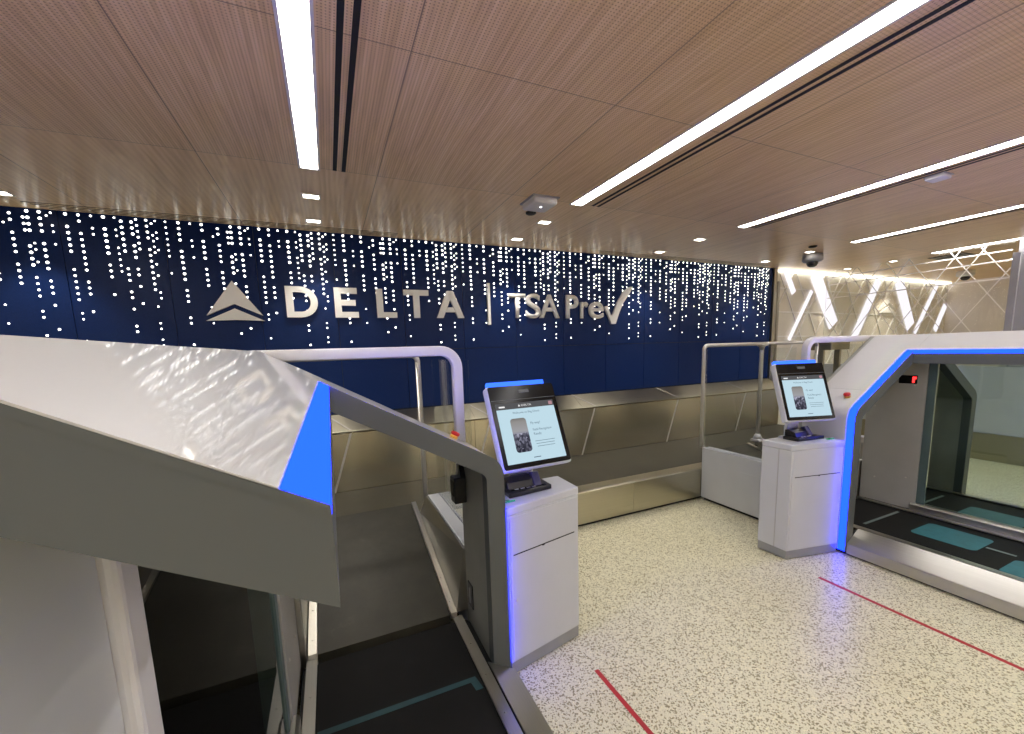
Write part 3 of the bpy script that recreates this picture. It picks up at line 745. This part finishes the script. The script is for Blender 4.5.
    part('panel_screws', 'rail', t, lambda bm: [lathe(bm, [(.006, 0), (.006, .003), (.001, .004)], n=10, mtx=Matrix.Translation(Vector((xc+q*.020, yy, zz))) @ Matrix.Rotation(q*PI/2, 4, 'Y')) for q in (1, -1) for yy, zz in ((1.73, 1.25), (1.73, .45), (1.95, .40), (1.99, 1.05))])
    d = part('lane_display', 'blackg', t, lambda bm: [box(bm, xc+min(q*.0205, q*.032), xc+max(q*.0205, q*.032), 1.715, 1.835, 1.265, 1.335, .003, 1) for q in (1, -1)], label='small black number display')
    # red numeral one (segments) on each side
    def one(bm):
        for q in (1, -1):
            ya = 1.737 if q < 0 else 1.813
            e0, e1 = xc+min(q*.0322, q*.0332), xc+max(q*.0322, q*.0332)
            box(bm, e0, e1, ya-.008, ya+.008, 1.275, 1.325); box(bm, e0, e1, ya-.018, ya-.009, 1.305, 1.325) if q < 0 else box(bm, e0, e1, ya+.009, ya+.018, 1.305, 1.325)
    part('numeral', 'disp', d, one)
    # hoop behind the portal, spanning both lanes
    ph = [(.880, .92), (.880, 1.56)]; hp = []
    ph += arc((.790, 1.567), .09, 0, 90, 8)
    right = [(xc+u, 2.108, z) for u, z in ph]; left = [(xc-u, 2.108, z) for u, z in ph][::-1]
    part('guard_hoop', 'lav', t, lambda bm: tube(bm, right+left, .03, 16, sq=(.026, .026)), label='satin white square tube hoop')
    return t
XL, XR = -.26, 4.50
machine(XL, 'near white and grey bag drop machine with blue lit roof edge, filling the lower left', {'button': (.785, 1.90), 'lit': False, 'post': .948})
machine(XR, 'farther white bag drop machine outlined by a blue light strip, at the right edge', {'button': (.83, 1.81), 'post': .983})

# ------------------------------------------------------------------ feed conveyors behind the machines
def wedge(bm, A, Bq, y0, y1):
    b = bmesh.new(); lo = [b.verts.new((x, y0, z)) for x, z in A]; hi = [b.verts.new((x, y1, z)) for x, z in Bq]; n = len(A)
    b.faces.new(lo[::-1]); b.faces.new(hi)
    for i in range(n): b.faces.new((lo[i], lo[(i+1) % n], hi[(i+1) % n], hi[i]))
    bmesh.ops.recalc_face_normals(b, faces=b.faces); merge(bm, b)
def feed(xc, s, lab, post, both):
    X = lambda u: xc+s*u
    t = thing('feed_conveyor', lab, 'conveyor', (X(.5), 2.55, 0), 'feed conveyors behind the machines')
    def mp(pts): return [(X(a), b) for a, b in pts]
    ya, yb = 2.145, 3.025
    zb = lambda y: .200+(y-2.06)*.245
    part('side_panel', 'white', t, lambda bm: box(bm, min(X(.868), X(UB)), max(X(.868), X(UB)), 2.06, yb, .03, .568, .006), label='white side cover')
    part('access_hatch', 'white', t, lambda bm: box(bm, min(X(UB), X(UB+.003)), max(X(UB), X(UB+.003)), 2.20, 2.58, .12, .42, .001, 1))
    part('toe_recess', 'dark', t, lambda bm: box(bm, min(X(.85), X(UB-.03)), max(X(.85), X(UB-.03)), 2.06, yb-.02, .0, .03))
    part('side_skirt', 'steely', t, lambda bm: wedge(bm, [(X(.866), .562), (X(.858), .562), (X(.801), zb(2.07)), (X(.866), zb(2.07))], [(X(.866), .562), (X(.858), .562), (X(.801), zb(3.02)), (X(.866), zb(3.02))], 2.07, 3.02))
    def strip(u0, u1):
        def f(bm):
            prism(bm, [(2.06, zb(2.06)-.02), (2.06, zb(2.06)+.012), (3.16, zb(3.16)+.012), (3.16, zb(3.16)-.02)], 'X', min(X(u0), X(u1)), max(X(u0), X(u1)))
            for i in range(6):
                lathe(bm, [(.005, 0), (.005, .002), (.001, .003)], (X((u0+u1)/2), 2.14+.19*i, zb(2.14+.19*i)+.012), 8)
        return f
    part('edge_strip', 'steely', t, strip(.765, .80)); part('edge_strip', 'steely', t, strip(.052, .092))
    part('belt', 'beltg', t, lambda bm: prism(bm, [(2.065, zb(2.06)), (3.16, zb(3.16)), (3.19, zb(3.16)-.02), (3.19, zb(3.16)-.05), (2.065, .15)], 'X', min(X(.094), X(.763)), max(X(.094), X(.763))))
    part('under_frame', 'steely', t, lambda bm: prism(bm, [(2.07, 0.0), (2.07, .14), (3.02, .38), (3.02, 0.)], 'X', min(X(.06), X(.75)), max(X(.06), X(.75))))
    part('inner_guard', 'steely', t, lambda bm: box(bm, min(X(.012), X(.046)), max(X(.012), X(.046)), 2.062, yb+.03, .02, .52, .002, 1))
    part('glass_guard', 'clear', t, lambda bm: box(bm, min(X(.951), X(.959)), max(X(.951), X(.959)), 2.14, 3.02, .57, 1.60), label='clear glass side guard')
    # thin rail: outer post with rounded top corner, bar running to the middle post
    yp = 3.055
    pts = [(X(post), yp, .42 if post < .9 else .565), (X(post), yp, 1.585)]+[(X(a), yp, b) for a, b in arc((post-.05, 1.585), .05, 0, 90, 6)]+[(X(.0), yp, 1.635)]
    part('guard_rail', 'rail', t, lambda bm: tube(bm, pts, .019, 12), label='slim satin tube rail')
    if both:
        mpst = part('middle_post', 'rail', t, lambda bm: tube(bm, [(X(.055), yp, .50), (X(.055), yp, 1.58), (X(.055), yp, 1.618)], .021, 12))
        part('post_flare', 'rail', mpst, lambda bm: lathe(bm, [(.021, 0), (.03, .035), (.06, .055), (.02, .06)], (X(.055), yp, 1.565), 14))
        part('post_foot', 'lav', mpst, lambda bm: (box(bm, X(.055)-.05, X(.055)+.05, yp-.05, yp+.05, .522, .55, .004), lathe(bm, [(.05, .0), (.03, .05), (.02, .06)], (X(.055), yp, .55), 16)))
feed(XL, 1, 'rising feed conveyor inside the near machine, left of the near kiosk', .862, False)
feed(XL, -1, 'feed conveyor on the hidden far side of the near machine', .862, True)
feed(XR, -1, 'feed conveyor with white side cover and tube rail behind the right kiosk', .955, True)
feed(XR, 1, 'feed conveyor on the far side of the right hand machine', .955, False)

# ------------------------------------------------------------------ kiosks
def kiosk(mir, BL, th, tilt, lab, extra=True):
    fx = (lambda x: 4.235-x) if mir else (lambda x: x)
    t = thing('check_in_kiosk', lab, 'kiosk', (fx(.96), 1.92, 0), 'check in kiosks')
    def poly(i):        # plan outline shrunk by i
        return [(fx(.722+i), 1.728+i), (fx(1.190-i), 1.825+i), (fx(1.194-i), 2.05-i), (fx(.722+i), 2.05-i)]
    part('plinth', 'plinth', t, lambda bm: prism(bm, poly(.003), 'Z', .008, .072))
    part('cabinet', 'white', t, lambda bm: prism(bm, poly(0), 'Z', .0725, .852, .004), label='white cabinet body')
    part('counter_top', 'white', t, lambda bm: prism(bm, poly(-.002), 'Z', .853, .896, .006))
    # front face features, laid along the front edge
    a, b_ = Vector((fx(.722), 1.728, 0)), Vector((fx(1.190), 1.825, 0)); d = (b_-a); L = d.length; d.normalize()
    n = Vector((d.y, -d.x, 0)) if not mir else Vector((-d.y, d.x, 0))
    def fbox(bm, q0, q1, z0, z1, o0, o1):
        pts = [a+d*q0+n*o0, a+d*q1+n*o0, a+d*q1+n*o1, a+d*q0+n*o1]
        prism(bm, [(p.x, p.y) for p in pts], 'Z', z0, z1)
    dr = part('door', 'white', t, lambda bm: fbox(bm, .012, L-.012, .085, .843, -.002, .0035))
    part('slot', 'dark', dr, lambda bm: (fbox(bm, .03, L-.035, .645, .651, .003, .0045), fbox(bm, L*.45, L*.48, .640, .651, .003, .0045)), label='long thin ticket slot')
    part('lock', 'rail', dr, lambda bm: fbox(bm, .035, .046, .40, .412, .003, .006))
    part('side_seam', 'pale', t, lambda bm: box(bm, min(fx(1.1935), fx(1.1955)), max(fx(1.1935), fx(1.1955)), 1.915, 1.92, .075, .85))
    # monitor
    bl = Vector(BL); dr_ = Vector((math.cos(th), math.sin(th), 0)); nn = Vector((-math.sin(th), math.cos(th), 0))
    upv = Vector((0, 0, math.cos(tilt)))+nn*math.sin(tilt); back = dr_.cross(upv) * -1
    if back.dot(nn) < 0: back = -back
    W, Hh = .40, .443
    mtx = Matrix(((dr_.x, back.x, upv.x, bl.x), (dr_.y, back.y, upv.y, bl.y), (dr_.z, back.z, upv.z, bl.z), (0, 0, 0, 1)))
    def loc(fn):
        def f(bm):
            b2 = bmesh.new(); fn(b2); merge(bm, b2, mtx)
        return f
    hs = part('monitor_housing', 'white', t, loc(lambda bm: box(bm, 0, W, .004, .058, 0, Hh, .012, 3)), label='white monitor housing leaning back')
    part('bezel', 'blackg', hs, loc(lambda bm: prism(bm, rrect(.008, W-.006, .010, Hh-.004, .012), 'Y', .001, .0045)), label='glossy black front glass')
    sx0, sx1, sz0, sz1 = .030, W-.030, .034, .345
    part('screen', 'screen', hs, loc(lambda bm: box(bm, sx0, sx1, .0002, .0016, sz0, sz1)), label='lit pale blue screen')
    part('screen_header', 'sbar', hs, loc(lambda bm: box(bm, sx0, sx1, -.0002, .0012, sz1-.032, sz1)))
    part('camera_window', 'slate', hs, loc(lambda bm: prism(bm, rrect(W*.44, W*.60, .397, .415, .004), 'Y', .0, .002)), label='small grey camera window')
    part('face_seam', 'slate', hs, loc(lambda bm: box(bm, .012, W-.010, .0004, .002, .362, .3645)))
    part('status_light', 'bluebar', hs, loc(lambda bm: prism(bm, [(.012, .012), (W-.05, .012), (W-.058, .050), (.02, .050)], 'Z', Hh, Hh+.024)), label='blue lit bar on top')
    ph = loc(lambda bm: prism(bm, rrect(sx0+.062, sx0+.152, sz0+.052, sz0+.228, .016), 'Y', -.0006, .0006))
    bmp = bmesh.new(); ph(bmp); obj('phone_picture', bmp, 'phone', hs, label='picture of a phone showing a hall')
    def txt(body, x0, x1, z0, z1, mat, name):
        me = text_mesh(body); b2 = bmesh.new(); b2.from_mesh(me); bpy.data.meshes.remove(me)
        vx = [v.co.x for v in b2.verts]; vy = [v.co.y for v in b2.verts]
        for v in b2.verts:
            v.co = Vector((x0+(v.co.x-min(vx))/(max(vx)-min(vx))*(x1-x0), -.0008, z0+(v.co.y-min(vy))/(max(vy)-min(vy))*(z1-z0)))
        bm = bmesh.new(); merge(bm, b2, mtx)
        obj(name, bm, mat, hs)
    txt('DELTA', sx0+.145, sx0+.205, sz1-.021, sz1-.011, 'stextw', 'header_text')
    part('header_emblem', 'stextw', hs, loc(lambda bm: prism(bm, [(sx0+.125, sz1-.021), (sx0+.139, sz1-.021), (sx0+.132, sz1-.010)], 'Y', -.0008, -.0003)))
    part('header_mark', 'stextw', hs, loc(lambda bm: prism(bm, rrect(sx0+.016, sx0+.05, sz1-.022, sz1-.014, .003), 'Y', -.0008, -.0003)))
    part('header_button', 'spink', hs, loc(lambda bm: prism(bm, rrect(sx1-.03, sx1-.008, sz1-.026, sz1-.007, .004), 'Y', -.0008, -.0003)))
    txt('Welcome to Bag Check', sx0+.085, sx0+.245, sz1-.062, sz1-.048, 'stext', 'title_text')
    txt('Fly easy!', sx0+.175, sx0+.230, sz0+.186, sz0+.202, 'stext', 'body_text')
    txt('Facial Recognition', sx0+.180, sx0+.290, sz0+.150, sz0+.166, 'stext', 'body_text')
    txt('Ready', sx0+.180, sx0+.225, sz0+.127, sz0+.143, 'stext', 'body_text')
    part('small_print', 'stext', hs, loc(lambda bm: [box(bm, sx0+.178+.012*i*(.3), sx0+.178+.012*i*.3+w, -.0007, -.0003, zz, zz+.0022) for i, (w, zz) in enumerate(((.118, sz0+.098), (.110, sz0+.084), (.104, sz0+.070)))]))
    part('small_print', 'stext', hs, loc(lambda bm: box(bm, sx0+.15, sx0+.19, -.0007, -.0003, sz0+.017, sz0+.021)))
    # neck from the cabinet to the back of the monitor
    c = bl+dr_*(W*.5)+upv*.16+back*.06
    foot = Vector((fx(.93), 2.0, .897))
    part('monitor_neck', 'white', t, lambda bm: tube(bm, [foot, foot+Vector((0, 0, .10)), c+Vector((0, 0, -.06)), c], .03, 16, sq=(.07, .016)))
    part('neck_foot', 'white', t, lambda bm: box(bm, fx(.93)-.09, fx(.93)+.09, 1.95, 2.04, .897, .909, .003))
    # document reader standing on the counter
    A, Bp = fx(.86), fx(1.02)
    lx0, lx1 = (min(fx(.785), fx(1.05)), max(fx(.785), fx(1.05)))
    dv = thing('document_reader', 'black passport reader on the counter of the ' + ('right' if mir else 'near') + ' kiosk, under its screen', 'document reader', ((lx0+lx1)/2, 1.88, .897), 'passport readers')
    part('base', 'black', dv, lambda bm: prism(bm, [(lx0, 1.835 if not mir else 1.87), (lx1, 1.868 if not mir else 1.835), (lx1, 1.985), (lx0, 1.985)], 'Z', .897, .921, .004))
    part('hood', 'black', dv, lambda bm: prism(bm, [(1.895, .9215), (1.985, .9215), (1.985, .97), (1.955, .972), (1.91, .955)], 'X', lx0+.02, lx1-.095, .003))
    part('side_wing', 'violet', dv, lambda bm: prism(bm, [(1.885, .9215), (1.955, .9215), (1.96, .978), (1.93, .988)], 'X', lx1-.094, lx1-.05, .003), label='dark violet shiny wing')
    part('glass_plate', 'blackg', dv, lambda bm: box(bm, lx0+.03, lx1-.03, 1.872, 1.892, .9212, .924))
    part('label_patches', 'rub', dv, lambda bm: [box(bm, lx0+q, lx0+q+.022, 1.873, 1.884, .9241, .9246) for q in (.05, .085, .12, .15)])
    gx = fx(.768)
    g = thing('key_tag', 'small green plastic tag lying on the counter of the ' + ('right' if mir else 'near') + ' kiosk', 'tag', (gx, 1.80, .897), 'green tags')
    part('clip', 'green', g, lambda bm: box(bm, gx-.012, gx+.03, 1.790, 1.812, .897, .906, .003, 2))
    part('loop', 'green', g, lambda bm: tube(bm, [(gx-.012+.016*math.cos(i*PI/6)-.010, 1.805+.012*math.sin(i*PI/6), .900) for i in range(13)], .0028, 8))
    part('card', 'rub', g, lambda bm: box(bm, gx+.0, gx+.028, 1.793, 1.809, .9062, .9072))
kiosk(False, (.722, 1.743, 1.066), math.radians(3.0), math.radians(24.4), 'white kiosk with lit screen at the near machine post, blue glow on its left edge')
kiosk(True, (2.996, 1.842, 1.071), math.radians(-17.3), math.radians(19.9), 'white kiosk with lit screen at the right hand machine, farther down the aisle')

# ------------------------------------------------------------------ floor tape and small background things
def tape(pts, lab):
    bm = bmesh.new(); prism(bm, pts, 'Z', .0002, .0012); tag(obj('floor_tape', bm, 'red'), lab, 'floor tape', 'red floor lines')
tape([(1.118, 1.578), (1.142, 1.578), (1.142, -1.), (1.118, -1.)], 'red tape line on the floor beside the near kiosk, at the bottom edge')
tape([(3.006, 1.578), (3.032, 1.578), (3.032, -1.), (3.006, -1.)], 'long red tape line on the floor before the right hand machine')

t = thing('steel_stand', 'small grey steel stand by the lattice wall, half hidden behind the right hand machine', 'stand', (7.30, 3.9, 0))
part('stand_top', 'olive', t, lambda bm: box(bm, 7.06, 7.56, 3.75, 4.05, 1.50, 1.62, .01))
for q in (7.09, 7.53):
    part('leg', 'olive', t, lambda bm: box(bm, q-.025, q+.025, 3.86, 3.94, 0, 1.50, .004))
part('foot_bar', 'olive', t, lambda bm: box(bm, 7.12, 7.50, 3.88, 3.92, .25, .30, .004))

# ------------------------------------------------------------------ world and colour management
w = bpy.data.worlds.new('room_air'); S.world = w; w.use_nodes = True
w.node_tree.nodes['Background'].inputs[0].default_value = (1, .95, .9, 1); w.node_tree.nodes['Background'].inputs[1].default_value = .02
S.view_settings.view_transform = 'Standard'; S.view_settings.look = 'None'; S.view_settings.gamma = 1; S.view_settings.use_curve_mapping = False
S.view_settings.exposure = .35
S.cycles.use_denoising = True
S.cycles.max_bounces = 10; S.cycles.diffuse_bounces = 5; S.cycles.glossy_bounces = 6; S.cycles.transparent_max_bounces = 16
S.cycles.sample_clamp_indirect = 6.; S.cycles.caustics_reflective = False; S.cycles.caustics_refractive = False
